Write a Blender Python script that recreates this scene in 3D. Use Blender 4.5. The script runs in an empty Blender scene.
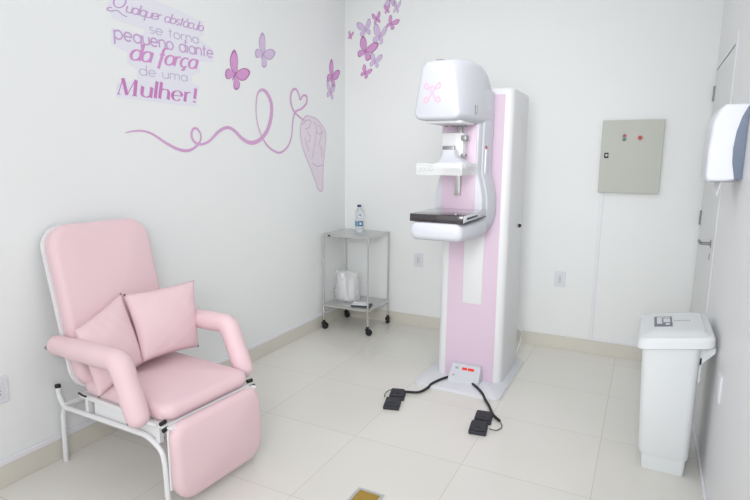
import bpy, bmesh, math, random
from mathutils import Vector, Matrix
random.seed(7)
PI = math.pi
S = bpy.context.scene
COL = S.collection

# ------------------------------------------------------------------ camera
cam_d = bpy.data.cameras.new('camera')
cam_d.sensor_width = 36.0
cam_d.lens = 542.96 / 750 * 36.0
cam_d.clip_start = 0.02
cam = bpy.data.objects.new('camera', cam_d)
COL.objects.link(cam)
R_ = Vector((0.89398893, 0.44799148, 0.00935024))
U_ = Vector((-0.08277848, 0.14460882, 0.98602029))
F_ = Vector((-0.44037656, 0.88226522, -0.16636273))
mw = Matrix((R_, U_, -F_)).transposed().to_4x4()
mw.translation = Vector((2.5227, -4.4160, 1.4952))
cam.matrix_world = mw
S.camera = cam

# ------------------------------------------------------------------ world, lights, exposure
w = bpy.data.worlds.new('world'); S.world = w; w.use_nodes = True
w.node_tree.nodes['Background'].inputs[0].default_value = (0.9, 0.95, 1.0, 1)
w.node_tree.nodes['Background'].inputs[1].default_value = 0.3

def area(name, loc, sx, sy, power, rot=(0, 0, 0), col=(1, 1, 1)):
    d = bpy.data.lights.new(name, 'AREA'); d.shape = 'RECTANGLE'
    d.size = sx; d.size_y = sy; d.energy = power; d.color = col
    o = bpy.data.objects.new(name, d); o.location = loc; o.rotation_euler = rot
    COL.objects.link(o); return o
def aim(name, loc, tgt, sx, sy, power, spread, col=(1, 1, 1)):
    o = area(name, loc, sx, sy, power, col=col)
    o.rotation_euler = (Vector(tgt) - Vector(loc)).to_track_quat('-Z', 'Y').to_euler()
    o.data.spread = math.radians(spread); return o
area('ceiling_light_back', (1.45, -0.8, 2.97), 2.6, 1.3, 2.5)
area('ceiling_light_front', (1.45, -2.2, 2.97), 2.6, 1.3, 5)
area('front_wall_fill', (1.43, -5.57, 1.4), 2.6, 2.4, 18, rot=(math.radians(90), 0, 0), col=(0.98, 0.99, 1.0))  # added fill across the front wall to flatten the lighting; no window modelled
area('camera_fill', (2.35, -4.75, 1.95), 0.8, 0.8, 22, rot=(math.radians(80), 0, math.radians(22)), col=(0.98, 0.99, 1.0))  # soft fill added near the camera to even out wall brightness
aim('corner_fill', (2.6, -2.6, 2.6), (0.15, -0.2, 0.6), 1.1, 1.1, 6, 90)  # added fill aimed at the dim far corner of the left wall
aim('back_wall_fill', (2.2, -4.9, 1.7), (1.4, 0, 0.7), 1.0, 1.0, 5, 60)  # extra narrow fill, added to lift the lower back wall

S.view_settings.view_transform = 'Standard'
S.view_settings.look = 'None'
S.view_settings.gamma = 1.0
S.view_settings.use_curve_mapping = False
S.view_settings.exposure = 0.0

# ------------------------------------------------------------------ materials
def lin(c):
    c = c / 255.0
    return c / 12.92 if c <= 0.04045 else ((c + 0.055) / 1.055) ** 2.4
def rgb(r, g, b): return (lin(r), lin(g), lin(b), 1)

def mat(name, col, rough=0.5, metal=0.0, bump=0.0, bscale=200.0, var=0.0, vscale=3.0, coat=0.0, trans=0.0, ior=1.45, emis=None, estr=0.0, alpha=1.0, spec=None):
    m = bpy.data.materials.new(name); m.use_nodes = True
    nt = m.node_tree; b = nt.nodes['Principled BSDF']
    b.inputs['Base Color'].default_value = col
    b.inputs['Roughness'].default_value = rough
    b.inputs['Metallic'].default_value = metal
    b.inputs['Coat Weight'].default_value = coat
    b.inputs['Transmission Weight'].default_value = trans
    b.inputs['IOR'].default_value = ior
    b.inputs['Alpha'].default_value = alpha
    if spec is not None: b.inputs['Specular IOR Level'].default_value = spec
    if emis:
        b.inputs['Emission Color'].default_value = emis
        b.inputs['Emission Strength'].default_value = estr
    tc = nt.nodes.new('ShaderNodeTexCoord')
    if var > 0:
        n = nt.nodes.new('ShaderNodeTexNoise'); n.inputs['Scale'].default_value = vscale
        n.inputs['Detail'].default_value = 4
        nt.links.new(tc.outputs['Object'], n.inputs['Vector'])
        mx = nt.nodes.new('ShaderNodeMix'); mx.data_type = 'RGBA'
        mx.inputs[6].default_value = tuple(c * (1 - var) for c in col[:3]) + (1,)
        mx.inputs[7].default_value = tuple(min(1, c * (1 + var)) for c in col[:3]) + (1,)
        nt.links.new(n.outputs['Fac'], mx.inputs[0])
        nt.links.new(mx.outputs[2], b.inputs['Base Color'])
    if bump > 0:
        n2 = nt.nodes.new('ShaderNodeTexNoise'); n2.inputs['Scale'].default_value = bscale
        n2.inputs['Detail'].default_value = 3
        nt.links.new(tc.outputs['Object'], n2.inputs['Vector'])
        bp = nt.nodes.new('ShaderNodeBump'); bp.inputs['Strength'].default_value = bump
        bp.inputs['Distance'].default_value = 0.002
        nt.links.new(n2.outputs['Fac'], bp.inputs['Height'])
        nt.links.new(bp.outputs['Normal'], b.inputs['Normal'])
    return m

M = {}
M['wall'] = mat('wall_paint', rgb(243, 245, 245), 0.55, var=0.01, vscale=1.5, bump=0.05, bscale=120)
M['wall_gloss'] = mat('door_wall_paint', rgb(240, 241, 243), 0.35, var=0.01, vscale=1.5)
M['ceiling'] = mat('ceiling_paint', rgb(246, 246, 246), 0.8)
M['skirt'] = mat('skirting_tile', rgb(222, 219, 208), 0.3, var=0.03, vscale=6)
M['trunk'] = mat('white_trunking', rgb(240, 240, 246), 0.4)
M['door'] = mat('door_laminate', rgb(237, 239, 239), 0.45, var=0.01)
M['leather'] = mat('pink_vinyl', rgb(238, 208, 214), 0.45, var=0.02, vscale=5, bump=0.12, bscale=260, spec=0.35)
M['pillow'] = mat('pink_pillow_vinyl', rgb(236, 206, 212), 0.48, var=0.02, vscale=9, bump=0.15, bscale=200, spec=0.3)
M['wtube'] = mat('white_enamel', rgb(240, 240, 242), 0.25, coat=0.3)
M['black'] = mat('black_plastic', rgb(30, 31, 36), 0.45)
M['pedal'] = mat('pedal_rubber', rgb(52, 53, 60), 0.6, bump=0.3, bscale=500)
M['cord'] = mat('black_cord', rgb(42, 42, 46), 0.6)
M['machine'] = mat('machine_white', rgb(209, 211, 219), 0.42)
M['machine_gr'] = mat('machine_pale_grey', rgb(228, 229, 231), 0.35)
M['mpink'] = mat('machine_pink', rgb(220, 199, 217), 0.35)
M['plate'] = mat('base_plate_white', rgb(224, 226, 231), 0.35)
M['steel'] = mat('brushed_steel', rgb(204, 204, 202), 0.3, metal=0.7, var=0.04, vscale=30)
M['dsteel'] = mat('dull_steel', rgb(150, 150, 150), 0.4, metal=0.8)
M['det'] = mat('detector_black', rgb(46, 40, 44), 0.12, coat=0.8)
M['acrylic'] = mat('clear_acrylic', (0.86, 0.88, 0.88, 1), 0.08, alpha=0.34)
M['red'] = mat('red_display', rgb(200, 50, 45), 0.4, emis=rgb(255, 60, 50), estr=0.25)
M['redk'] = mat('red_button', rgb(190, 40, 50), 0.4)
M['green'] = mat('green_button', rgb(70, 130, 100), 0.4)
M['panel'] = mat('panel_beige', rgb(194, 196, 188), 0.45, var=0.015, vscale=2)
M['binw'] = mat('bin_plastic', rgb(232, 236, 238), 0.38)
M['stk'] = mat('grey_sticker', rgb(125, 128, 138), 0.5)
M['stkw'] = mat('sticker_white', rgb(225, 228, 232), 0.5)
M['disp'] = mat('dispenser_white', rgb(240, 243, 252), 0.3)
M['dispb'] = mat('dispenser_slate', rgb(112, 124, 146), 0.25)
M['outlet'] = mat('outlet_plastic', rgb(232, 232, 240), 0.35)
M['hole'] = mat('socket_dark', rgb(165, 165, 172), 0.6)
M['gold'] = mat('brass_grate', rgb(190, 160, 80), 0.35, metal=0.6, var=0.15, vscale=60)
M['bottle'] = mat('bottle_plastic', (0.92, 0.96, 1, 1), 0.05, trans=0.95, ior=1.25)
M['cap'] = mat('navy_cap', rgb(58, 60, 120), 0.4)
M['lblue'] = mat('label_blue', rgb(125, 165, 195), 0.5)
M['dblue'] = mat('label_dark_blue', rgb(45, 80, 120), 0.5)
M['bag'] = mat('clear_bag', (0.93, 0.94, 0.95, 1), 0.2, alpha=0.36)
M['paper'] = mat('white_paper', rgb(242, 243, 246), 0.6)
M['dark'] = mat('dark_cover', rgb(70, 74, 80), 0.5)
M['vb'] = mat('vinyl_lavender', rgb(237, 237, 247), 0.5)
M['v1'] = mat('vinyl_mauve', rgb(206, 170, 214), 0.5)
M['v2'] = mat('vinyl_lilac', rgb(200, 186, 216), 0.5)
M['v3'] = mat('vinyl_purple', rgb(190, 134, 196), 0.5)
M['v4'] = mat('vinyl_orchid', rgb(214, 152, 208), 0.5)
M['v5'] = mat('vinyl_grape', rgb(205, 134, 196), 0.5, var=0.12, vscale=18)
M['rib'] = mat('vinyl_ribbon', rgb(218, 170, 214), 0.5, var=0.06, vscale=6)
M['handf'] = mat('vinyl_hand', rgb(236, 226, 237), 0.5, var=0.03, vscale=8)
M['handl'] = mat('vinyl_hand_line', rgb(214, 188, 215), 0.5)
M['bfm'] = mat('butterfly_magenta', rgb(220, 162, 214), 0.5, var=0.12, vscale=40)
M['bfd'] = mat('butterfly_plum', rgb(182, 124, 176), 0.5)
M['bfp'] = mat('butterfly_lilac', rgb(222, 200, 231), 0.5, var=0.06, vscale=40)
M['bfpd'] = mat('butterfly_lilac_edge', rgb(190, 168, 208), 0.5)

def floor_mat():
    m = bpy.data.materials.new('porcelain_floor'); m.use_nodes = True
    nt = m.node_tree; N = nt.nodes; L = nt.links; b = N['Principled BSDF']
    tc = N.new('ShaderNodeTexCoord'); sp = N.new('ShaderNodeSeparateXYZ')
    L.new(tc.outputs['Object'], sp.inputs[0])
    def math_(op, a, bb=None):
        n = N.new('ShaderNodeMath'); n.operation = op
        for i, v in enumerate((a, bb)):
            if v is None: continue
            if isinstance(v, (int, float)): n.inputs[i].default_value = v
            else: L.new(v, n.inputs[i])
        return n.outputs[0]
    masks = []; ids = []
    for out, off in ((sp.outputs[0], 0.006), (sp.outputs[1], -1.395)):
        t = math_('DIVIDE', math_('SUBTRACT', out, off), 0.6)
        fr = math_('FRACT', math_('ADD', t, 100.0))
        ids.append(math_('FLOOR', math_('ADD', t, 100.0)))
        d = math_('MINIMUM', fr, math_('SUBTRACT', 1.0, fr))
        masks.append(math_('LESS_THAN', d, 0.0026))
    g = math_('MAXIMUM', masks[0], masks[1])
    cb = N.new('ShaderNodeCombineXYZ'); L.new(ids[0], cb.inputs[0]); L.new(ids[1], cb.inputs[1])
    wn = N.new('ShaderNodeTexWhiteNoise'); wn.noise_dimensions = '3D'; L.new(cb.outputs[0], wn.inputs['Vector'])
    ns = N.new('ShaderNodeTexNoise'); ns.inputs['Scale'].default_value = 3.0; ns.inputs['Detail'].default_value = 5
    L.new(tc.outputs['Object'], ns.inputs['Vector'])
    f = math_('ADD', math_('MULTIPLY', wn.outputs['Value'], 0.5), math_('MULTIPLY', ns.outputs['Fac'], 0.5))
    mx = N.new('ShaderNodeMix'); mx.data_type = 'RGBA'
    mx.inputs[6].default_value = rgb(228, 226, 219); mx.inputs[7].default_value = rgb(236, 234, 228)
    L.new(f, mx.inputs[0])
    m2 = N.new('ShaderNodeMix'); m2.data_type = 'RGBA'
    L.new(g, m2.inputs[0]); L.new(mx.outputs[2], m2.inputs[6]); m2.inputs[7].default_value = rgb(208, 203, 195)
    L.new(m2.outputs[2], b.inputs['Base Color'])
    b.inputs['Roughness'].default_value = 0.16
    b.inputs['Specular IOR Level'].default_value = 0.45
    return m
M['floor'] = floor_mat()

# ------------------------------------------------------------------ mesh helpers
def link(name, bm, m, parent=None, smooth=False, loc=None, auto=None):
    bmesh.ops.recalc_face_normals(bm, faces=bm.faces)
    me = bpy.data.meshes.new(name); bm.to_mesh(me); bm.free()
    for x in (m if isinstance(m, (list, tuple)) else [m]): me.materials.append(x)
    if smooth:
        for p in me.polygons: p.use_smooth = True
        if auto is not None:
            me.set_sharp_from_angle(angle=math.radians(auto))
    o = bpy.data.objects.new(name, me); COL.objects.link(o)
    if parent is not None: o.parent = parent
    if loc is not None: o.location = loc
    return o
def thing(name, label, cat, loc=(0, 0, 0), rz=0, group=None):
    o = bpy.data.objects.new(name, None); COL.objects.link(o)
    o.empty_display_size = 0.05
    o.location = loc; o.rotation_euler = (0, 0, rz)
    tag(o, label, cat, group); return o
def tag(o, label, cat, group=None):
    o['label'] = label; o['category'] = cat
    if group: o['group'] = group
    return o
def struct(o): o['kind'] = 'structure'; return o
def B(): return bmesh.new()

def box(bm, x0, x1, y0, y1, z0, z1, bev=0.0, seg=2):
    vs = [bm.verts.new(p) for p in ((x0, y0, z0), (x1, y0, z0), (x1, y1, z0), (x0, y1, z0), (x0, y0, z1), (x1, y0, z1), (x1, y1, z1), (x0, y1, z1))]
    fs = [bm.faces.new([vs[i] for i in f]) for f in ((0, 3, 2, 1), (4, 5, 6, 7), (0, 1, 5, 4), (1, 2, 6, 5), (2, 3, 7, 6), (3, 0, 4, 7))]
    if bev > 0:
        es = list({e for f in fs for e in f.edges})
        bmesh.ops.bevel(bm, geom=es, offset=bev, segments=seg, profile=0.5, affect='EDGES')
    return bm
def obox(name, dims, m, parent=None, bev=0.0, seg=2, mtx=None, smooth=False):
    bm = box(B(), *dims, bev=bev, seg=seg)
    if mtx is not None: bm.transform(mtx)
    return link(name, bm, m, parent, smooth=smooth or bev > 0.004, auto=40)
def loft(bm, rings, cap0=True, cap1=True):
    R = [[bm.verts.new(p) for p in r] for r in rings]
    n = len(R[0])
    for a, b in zip(R, R[1:]):
        for i in range(n):
            bm.faces.new((a[i], a[(i + 1) % n], b[(i + 1) % n], b[i]))
    if cap0: bm.faces.new(R[0][::-1])
    if cap1: bm.faces.new(R[-1])
    return bm
def rrect(hw, hh, r, n=6, cx=0.0, cy=0.0):
    r = max(min(r, hw * 0.999, hh * 0.999), 1e-4)
    out = []
    for k, (sx, sy) in enumerate(((1, 1), (-1, 1), (-1, -1), (1, -1))):
        for i in range(n + 1):
            a = (k + i / n) * PI / 2
            out.append((cx + sx * (hw - r) + r * math.cos(a), cy + sy * (hh - r) + r * math.sin(a)))
    return out
def catmull(pts, sub=8, closed=False):
    P = [Vector(p) for p in pts]; n = len(P); out = []
    rng = range(n) if closed else range(n - 1)
    for i in rng:
        if closed: a, b, c, d = P[i - 1], P[i], P[(i + 1) % n], P[(i + 2) % n]
        else: a, b, c, d = P[max(i - 1, 0)], P[i], P[i + 1], P[min(i + 2, n - 1)]
        for k in range(sub):
            t = k / sub
            out.append(0.5 * ((2 * b) + (c - a) * t + (2 * a - 5 * b + 4 * c - d) * t * t + (3 * b - a - 3 * c + d) * t ** 3))
    if not closed: out.append(P[-1])
    return out
def tube(bm, pts, r, n=10, caps=True):
    P = [Vector(p) for p in pts]
    rs = r if isinstance(r, (list, tuple)) else [r] * len(P)
    up = None; rings = []
    for i, p in enumerate(P):
        t = (P[min(i + 1, len(P) - 1)] - P[max(i - 1, 0)]).normalized()
        if up is None:
            up = Vector((0, 0, 1)) if abs(t.z) < 0.9 else Vector((1, 0, 0))
        a = t.cross(up).normalized(); up = a.cross(t).normalized()
        rings.append([p + a * math.cos(2 * PI * k / n) * rs[i] + up * math.sin(2 * PI * k / n) * rs[i] for k in range(n)])
    return loft(bm, rings, caps, caps)
def otube(name, pts, r, m, parent=None, n=10):
    return link(name, tube(B(), pts, r, n), m, parent, smooth=True, auto=50)
def fillet(pts, rad, n=6):
    P = [Vector(p) for p in pts]; out = [P[0]]
    for i in range(1, len(P) - 1):
        a, b, c = P[i - 1], P[i], P[i + 1]
        r = min(rad, (a - b).length * 0.49, (c - b).length * 0.49)
        p0 = b + (a - b).normalized() * r; p1 = b + (c - b).normalized() * r
        for k in range(n + 1):
            t = k / n
            out.append(p0 * (1 - t) ** 2 + b * 2 * t * (1 - t) + p1 * t * t)
    out.append(P[-1]); return out
def lathe(bm, prof, n=24, cx=0, cy=0, cz=0):
    rings = [[(cx + r * math.cos(2 * PI * k / n), cy + r * math.sin(2 * PI * k / n), cz + z) for k in range(n)] for r, z in prof]
    return loft(bm, rings)
def pad(w, h, t, rc, re, dome=0.02, n=6, top_shrink=0.0):
    """upholstered pad in XY with thickness Z, centred at the origin"""
    bm = B(); rings = []
    def ring(d, z, s=1.0):
        return [(x * s, y * s, z) for x, y in rrect(w / 2 - d, h / 2 - d, rc - d * 0.6, 8)]
    for side in (-1, 1):
        rr = []
        for k in range(n + 1):
            a = k / n * PI / 2
            rr.append(ring(re * (1 - math.cos(a)), side * ((t / 2 - re) + re * math.sin(a)) if t / 2 > re else side * t / 2 * math.sin(a)))
        for s in (0.88, 0.72, 0.5, 0.25, 0.08):
            rr.append(ring(re, side * (t / 2 + dome * (1 - s * s)), s))
        rings.append(rr)
    allr = rings[0][::-1] + rings[1][(1 if t / 2 <= re else 0):]
    loft(bm, allr)
    return bm
def frame(o, x, y, z):
    m = Matrix((Vector(x), Vector(y), Vector(z))).transposed().to_4x4()
    m.translation = Vector(o); return m

# ================================================================== SETTING
W = 2.869; H = 3.0; YF = -5.6; HS = 0.106
struct(link('floor', box(B(), -0.1, W + 0.1, YF - 0.1, 0.1, -0.1, 0), M['floor']))
struct(link('ceiling', box(B(), -0.1, W + 0.1, YF - 0.1, 0.1, H, H + 0.1), M['ceiling']))
struct(link('wall_left', box(B(), -0.1, 0, YF, 0, 0, H), M['wall']))
struct(link('wall_back', box(B(), -0.1, W + 0.1, 0, 0.1, 0, H), M['wall']))
struct(link('wall_front', box(B(), -0.1, W + 0.1, YF - 0.1, YF, 0, H), M['wall']))
bm = B()
DY0, DY1, DZ = -0.95, -0.012, 2.1
box(bm, W, W + 0.1, YF, DY0, 0, H); box(bm, W, W + 0.1, DY0, 0, DZ, H); box(bm, W + 0.05, W + 0.1, DY0, 0, 0, DZ)
struct(link('wall_right', bm, M['wall_gloss']))
struct(link('baseboard_left', box(B(), 0.0005, 0.013, YF, -0.0005, 0, HS, 0.001, 1), M['skirt']))
struct(link('baseboard_back', box(B(), 0.0135, W - 0.001, -0.013, -0.0005, 0, HS, 0.001, 1), M['skirt']))
struct(link('baseboard_right', box(B(), W - 0.012, W - 0.0005, YF, DY0 - 0.06, 0, 0.028, 0.001, 1), M['trunk']))
# cable trunking along the walls
struct(obox('trim_1', (0.0005, 0.017, YF, -0.001, HS + 0.0005, HS + 0.024), M['trunk'], bev=0.003))
struct(obox('trim_2', (2.205, W - 0.001, -0.014, -0.0005, HS + 0.0005, HS + 0.018), M['trunk'], bev=0.003))
struct(obox('trim_3', (2.205, 2.228, -0.013, -0.0005, HS + 0.019, 1.262), M['trunk'], bev=0.003))
# door in the right wall
d = struct(obox('door_1', (W + 0.001, W + 0.036, DY0 + 0.003, DY1 - 0.001, 0.006, DZ - 0.003), M['door'], bev=0.002))
bm = B()
lx = W - 0.0
ly = -0.80
tube(bm, [(W + 0.006, ly, 1.03), (W - 0.045, ly, 1.03)], 0.009)
tube(bm, fillet([(W - 0.045, ly, 1.03), (W - 0.05, ly + 0.02, 1.03), (W - 0.048, ly + 0.12, 1.028)], 0.01), 0.009)
link('door_handle', bm, M['dsteel'], d, smooth=True, auto=50)
bm = B(); lathe(bm, [(0.024, 0), (0.024, 0.008), (0.01, 0.009)], 20)
bm.transform(Matrix.Translation((W + 0.007, ly, 1.03)) @ Matrix.Rotation(-PI / 2, 4, 'Y'))
link('handle_rose', bm, M['dsteel'], d, smooth=True, auto=40)
bm = B(); lathe(bm, [(0.02, 0), (0.02, 0.008), (0.01, 0.009)], 20)
bm.transform(Matrix.Translation((W + 0.007, ly, 0.955)) @ Matrix.Rotation(-PI / 2, 4, 'Y'))
link('keyhole_plate', bm, M['dsteel'], d, smooth=True, auto=40)
for zc in (1.945, 1.70, 1.11, 0.25):
    bm = B(); tube(bm, [(W - 0.004, DY1 + 0.002 - 0.012, zc - 0.05), (W - 0.004, DY1 + 0.002 - 0.012, zc + 0.05)], 0.0065)
    box(bm, W + 0.002, W + 0.0078, DY1 - 0.045, DY1 - 0.012, zc - 0.045, zc + 0.045)
    link('hinge', bm, M['dsteel'], d, smooth=True, auto=40)
bm = B()
box(bm, W - 0.003, W + 0.005, DY0 - 0.05, DY0, 0, DZ + 0.05, 0.002, 1)
box(bm, W - 0.003, W + 0.005, DY0 + 0.0005, -0.001, DZ, DZ + 0.05, 0.002, 1)
struct(link('trim_4', bm, M['wall_gloss']))

# ================================================================== PATIENT CHAIR
TH = -0.07
CO = Vector((0.046, -2.872, 0))
def cw(u, v, z):      # chair-local to world
    return Vector((CO.x + u * math.cos(TH) - v * math.sin(TH), CO.y + u * math.sin(TH) + v * math.cos(TH), z))
ch = thing('reclining_chair', 'pink padded hospital recliner with white tube frame and lowered footrest', 'chair', CO, TH)
CWD = 0.505
rt = 0.0125
for v in (0.0, CWD):
    pts = fillet([(-0.013, v, 0.385), (-0.01, v, 0.34), (0.03, v, 0.288), (0.09, v, 0.293), (0.66, v, 0.318), (0.745, v, 0.272), (0.757, v, 0.21)], 0.05, 8)
    otube('side_frame', pts, rt, M['wtube'], ch)
    otube('leg', fillet([(0.035, v, 0.289), (0.012, v, 0.255), (0.0, v, 0.0)], 0.04, 6), rt, M['wtube'], ch)
    otube('leg', [(0.757, v, 0.21), (0.765, v, 0.0)], rt, M['wtube'], ch)
    otube('end_cap', [(-0.0132, v, 0.380), (-0.0145, v, 0.396)], 0.0135, M['black'], ch)
otube('cross_bar', [(0.03, 0, 0.30), (0.03, CWD, 0.30)], rt, M['wtube'], ch)
otube('cross_bar', [(0.70, 0, 0.29), (0.70, CWD, 0.29)], rt, M['wtube'], ch)
# seat frame rails
bm = B()
for v in (0.005, CWD - 0.03):
    box(bm, 0.15, 0.77, v, v + 0.025, 0.368, 0.392, 0.003, 1)
box(bm, 0.745, 0.77, 0.03, CWD - 0.03, 0.368, 0.392, 0.003, 1)
box(bm, 0.15, 0.175, 0.03, CWD - 0.03, 0.368, 0.392, 0.003, 1)
for v in (0.005, CWD - 0.025):
    box(bm, 0.70, 0.725, v, v + 0.02, 0.30, 0.37)
    box(bm, 0.20, 0.22, v, v + 0.02, 0.29, 0.37)
link('seat_frame', bm, M['wtube'], ch)
obox('side_panel', (0.26, 0.69, 0.012, 0.018, 0.30, 0.368), M['wtube'], ch, bev=0.001)
otube('pivot_bar', [(0.757, 0.06, 0.356), (0.757, CWD - 0.06, 0.356)], 0.008, M['dsteel'], ch)
for v in (0.0, CWD):
    s = -1 if v == 0 else 1
    for du, dz in ((0.757, 0.405), (0.772, 0.380)):
        otube('knob', [(du, v - s * 0.012, dz), (du + 0.006, v + s * 0.016, dz)], 0.0095, M['black'], ch)
# seat cushion
bm = pad(0.60, CWD - 0.005, 0.075, 0.06, 0.035, 0.022)
bm.transform(Matrix.Translation((0.478, CWD / 2, 0.43)))
link('seat', bm, M['leather'], ch, smooth=True)
# backrest
b0 = Vector((0.205, 0, 0.415)); b1 = Vector((0.018, 0, 1.172))
up = (b1 - b0).normalized(); nrm = Vector((up.z, 0, -up.x)); L = (b1 - b0).length
ctr = (b0 + b1) / 2 + Vector((0, CWD / 2 - 0.012, 0))
BF = frame(ctr, (0, 1, 0), up, nrm)
bm = pad(CWD + 0.015, L, 0.085, 0.105, 0.034, 0.022)
bm.transform(BF)
br = link('backrest', bm, M['leather'], ch, smooth=True)
ring = [(x, y, -0.046) for x, y in rrect(CWD / 2 + 0.014, L / 2 + 0.006, 0.11, 8)]
bm = B(); loft(bm, [[(x, y, z) for x, y, z in ring], [(x, y, z + 0.016) for x, y, z in ring]])
bm.transform(BF)
link('back_frame', bm, M['wtube'], br, smooth=True, auto=40)
otube('recline_lever', [(0.16, 0.0, 0.393), (0.215, -0.012, 0.398), (0.25, -0.02, 0.405)], 0.005, M['black'], ch)
# armrests
def arm(v):
    pts = fillet([(0.08, v, 0.638), (0.30, v, 0.645), (0.578, v, 0.655), (0.69, v, 0.392)], 0.04, 8)
    n = len(pts)
    # resample for rounded tips
    P = [Vector(p) for p in pts]
    fine = []
    for a, b in zip(P, P[1:]):
        k = max(1, int((b - a).length / 0.02))
        fine += [a.lerp(b, i / k) for i in range(k)]
    fine.append(P[-1])
    ds = [0]
    for a, b in zip(fine, fine[1:]): ds.append(ds[-1] + (b - a).length)
    T = ds[-1]; rs = []
    for s in ds:
        e = min(s, T - s); q = min(1, e / 0.035)
        rs.append(0.049 * (0.86 + 0.14 * min(1, s / 0.2)) * math.sqrt(max(0.12, 1 - (1 - q) ** 2)) * (1 + 0.02 * math.sin(s * 40)))
    a = link('armrest', tube(B(), fine, rs, 20), M['leather'], ch, smooth=True)
    bmc = B()
    bmesh.ops.create_uvsphere(bmc, u_segments=10, v_segments=6, radius=0.009)
    s = -1 if v < 0.2 else 1
    bmc.transform(Matrix.Translation((0.665, v + s * 0.038, 0.415)))
    link('button', bmc, M['dsteel'], a, smooth=True)
    bmc = B(); bmesh.ops.create_uvsphere(bmc, u_segments=10, v_segments=6, radius=0.009)
    bmc.transform(Matrix.Translation((0.09, v + s * 0.034, 0.63)))
    link('button', bmc, M['dsteel'], a, smooth=True)
    # bracket carrying the armrest
    otube('arm_bracket', [(0.68, v, 0.42), (0.71, CWD if v > 0.2 else 0.0, 0.38)], 0.009, M['wtube'], a)
    return a
arm(-0.055); arm(CWD + 0.052)
# footrest
FT = frame((0.812, CWD / 2 - 0.004, 0.225), (0, 1, 0), (-0.03, 0, 1), (1, 0, 0.03))
bm = pad(CWD + 0.002, 0.352, 0.07, 0.095, 0.032, 0.018)
for v_ in bm.verts:
    if v_.co.y > 0.06:      # top corners are squarer than the bottom ones
        k_ = (v_.co.y - 0.06) / 0.12
        v_.co.x = max(-CWD / 2 - 0.004, min(CWD / 2 + 0.004, v_.co.x * (1 + 0.16 * k_ * k_)))
# square the two top corners a little
bm.transform(FT)
fo = link('footrest', bm, M['leather'], ch, smooth=True)
bm = B()
box(bm, 0.775, 0.786, 0.0, CWD, 0.10, 0.39, 0.003, 1)
box(bm, 0.786, 0.808, 0.0, CWD, 0.380, 0.392, 0.003, 1)
link('footrest_frame', bm, M['wtube'], fo)

# ------------------------------------------------------------------ pillows
def pillow(name, corners, t, label, seed=0):
    c = [cw(*p) for p in corners]       # tl, tr, br, bl
    mid = sum(c, Vector()) / 4
    nr = ((c[1] - c[3]).cross(c[0] - c[2])).normalized()
    if nr.x < 0: nr = -nr
    n = 26; bm = B(); rnd = random.Random(seed)
    grids = []
    for side in (1, -1):
        g = []
        for j in range(n + 1):
            row = []
            for i in range(n + 1):
                a = 2 * i / n - 1; b = 2 * j / n - 1
                a2 = a * (1 - 0.055 * (1 - b * b)); b2 = b * (1 - 0.055 * (1 - a * a))
                fu, fv = (a2 + 1) / 2, (b2 + 1) / 2
                p = c[0] * (1 - fu) * fv + c[1] * fu * fv + c[2] * fu * (1 - fv) + c[3] * (1 - fu) * (1 - fv)
                h = t / 2 * ((1 - a * a) * (1 - b * b)) ** 0.42
                e = (1 - a * a) * (1 - b * b)
                h += 0.003 * math.sin(7 * a + 4 * b + seed) * e * (1 - e) * 2 + 0.0016 * math.sin(11 * a - 17 * b + 3 * a * b + seed) * e * (1 - e) * 3
                row.append(bm.verts.new(p - mid + nr * (side * h)))
            g.append(row)
        for j in range(n):
            for i in range(n):
                bm.faces.new((g[j][i], g[j][i + 1], g[j + 1][i + 1], g[j + 1][i]))
        grids.append(g)
    bmesh.ops.remove_doubles(bm, verts=bm.verts, dist=0.0004)
    o = link(name, bm, M['pillow'], smooth=True, loc=mid)
    tag(o, label, 'pillow', 'pink cushions on the recliner'); return o
pillow('throw_pillow', [(0.235, 0.212, 0.835), (0.33, 0.565, 0.852), (0.392, 0.522, 0.507), (0.40, 0.182, 0.535)], 0.115,
       'square pink cushion standing upright beside the far armrest', 1)
pillow('throw_pillow', [(0.20, 0.226, 0.838), (0.375, 0.212, 0.525), (0.39, -0.045, 0.438), (0.245, -0.045, 0.728)], 0.10,
       'pink cushion tilted on its corner behind the near armrest', 3)

# ================================================================== MAMMOGRAPHY MACHINE
MO = Vector((1.51, -0.82, 0))
mm = thing('mammography_machine', 'tall white and pink mammography machine on a floor plate', 'medical machine', MO)
def mlink(name, bm, m, parent=None, **k):
    bm.transform(Matrix.Translation(-MO)); return link(name, bm, m, parent or mm, **k)
# base plate
bm = B(); pr = rrect(0.29, 0.395, 0.05, 6, 1.508, -0.822)
loft(bm, [[(x, y, 0.0005) for x, y in pr], [(x, y, 0.014) for x, y in pr],
          [(x + (1.508 - x) * 0.008, y + (-0.822 - y) * 0.008, 0.017) for x, y in pr]])
mlink('base_plate', bm, M['plate'], smooth=True, auto=40)
# column
def colring(z, hw, y0, y1, rf, rb=0.02):
    pts = []
    cx = 1.523
    for k, (sx, yy, r) in enumerate(((1, y1, rb), (-1, y1, rb), (-1, y0, rf), (1, y0, rf))):
        sy = 1 if yy == y1 else -1
        for i in range(8):
            a = (k + i / 7) * PI / 2
            pts.append((cx + sx * (hw - r) + r * math.cos(a), (yy - sy * r) + r * math.sin(a), z))
    return pts
bm = B()
loft(bm, [colring(0.017, 0.226, -0.975, -0.50, 0.045), colring(0.4, 0.224, -0.975, -0.50, 0.045), colring(1.90, 0.219, -0.968, -0.495, 0.045),
          colring(1.925, 0.214, -0.962, -0.50, 0.045), colring(1.936, 0.20, -0.948, -0.515, 0.04)])
mlink('column', bm, M['machine_gr'], smooth=True, auto=45)
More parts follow.
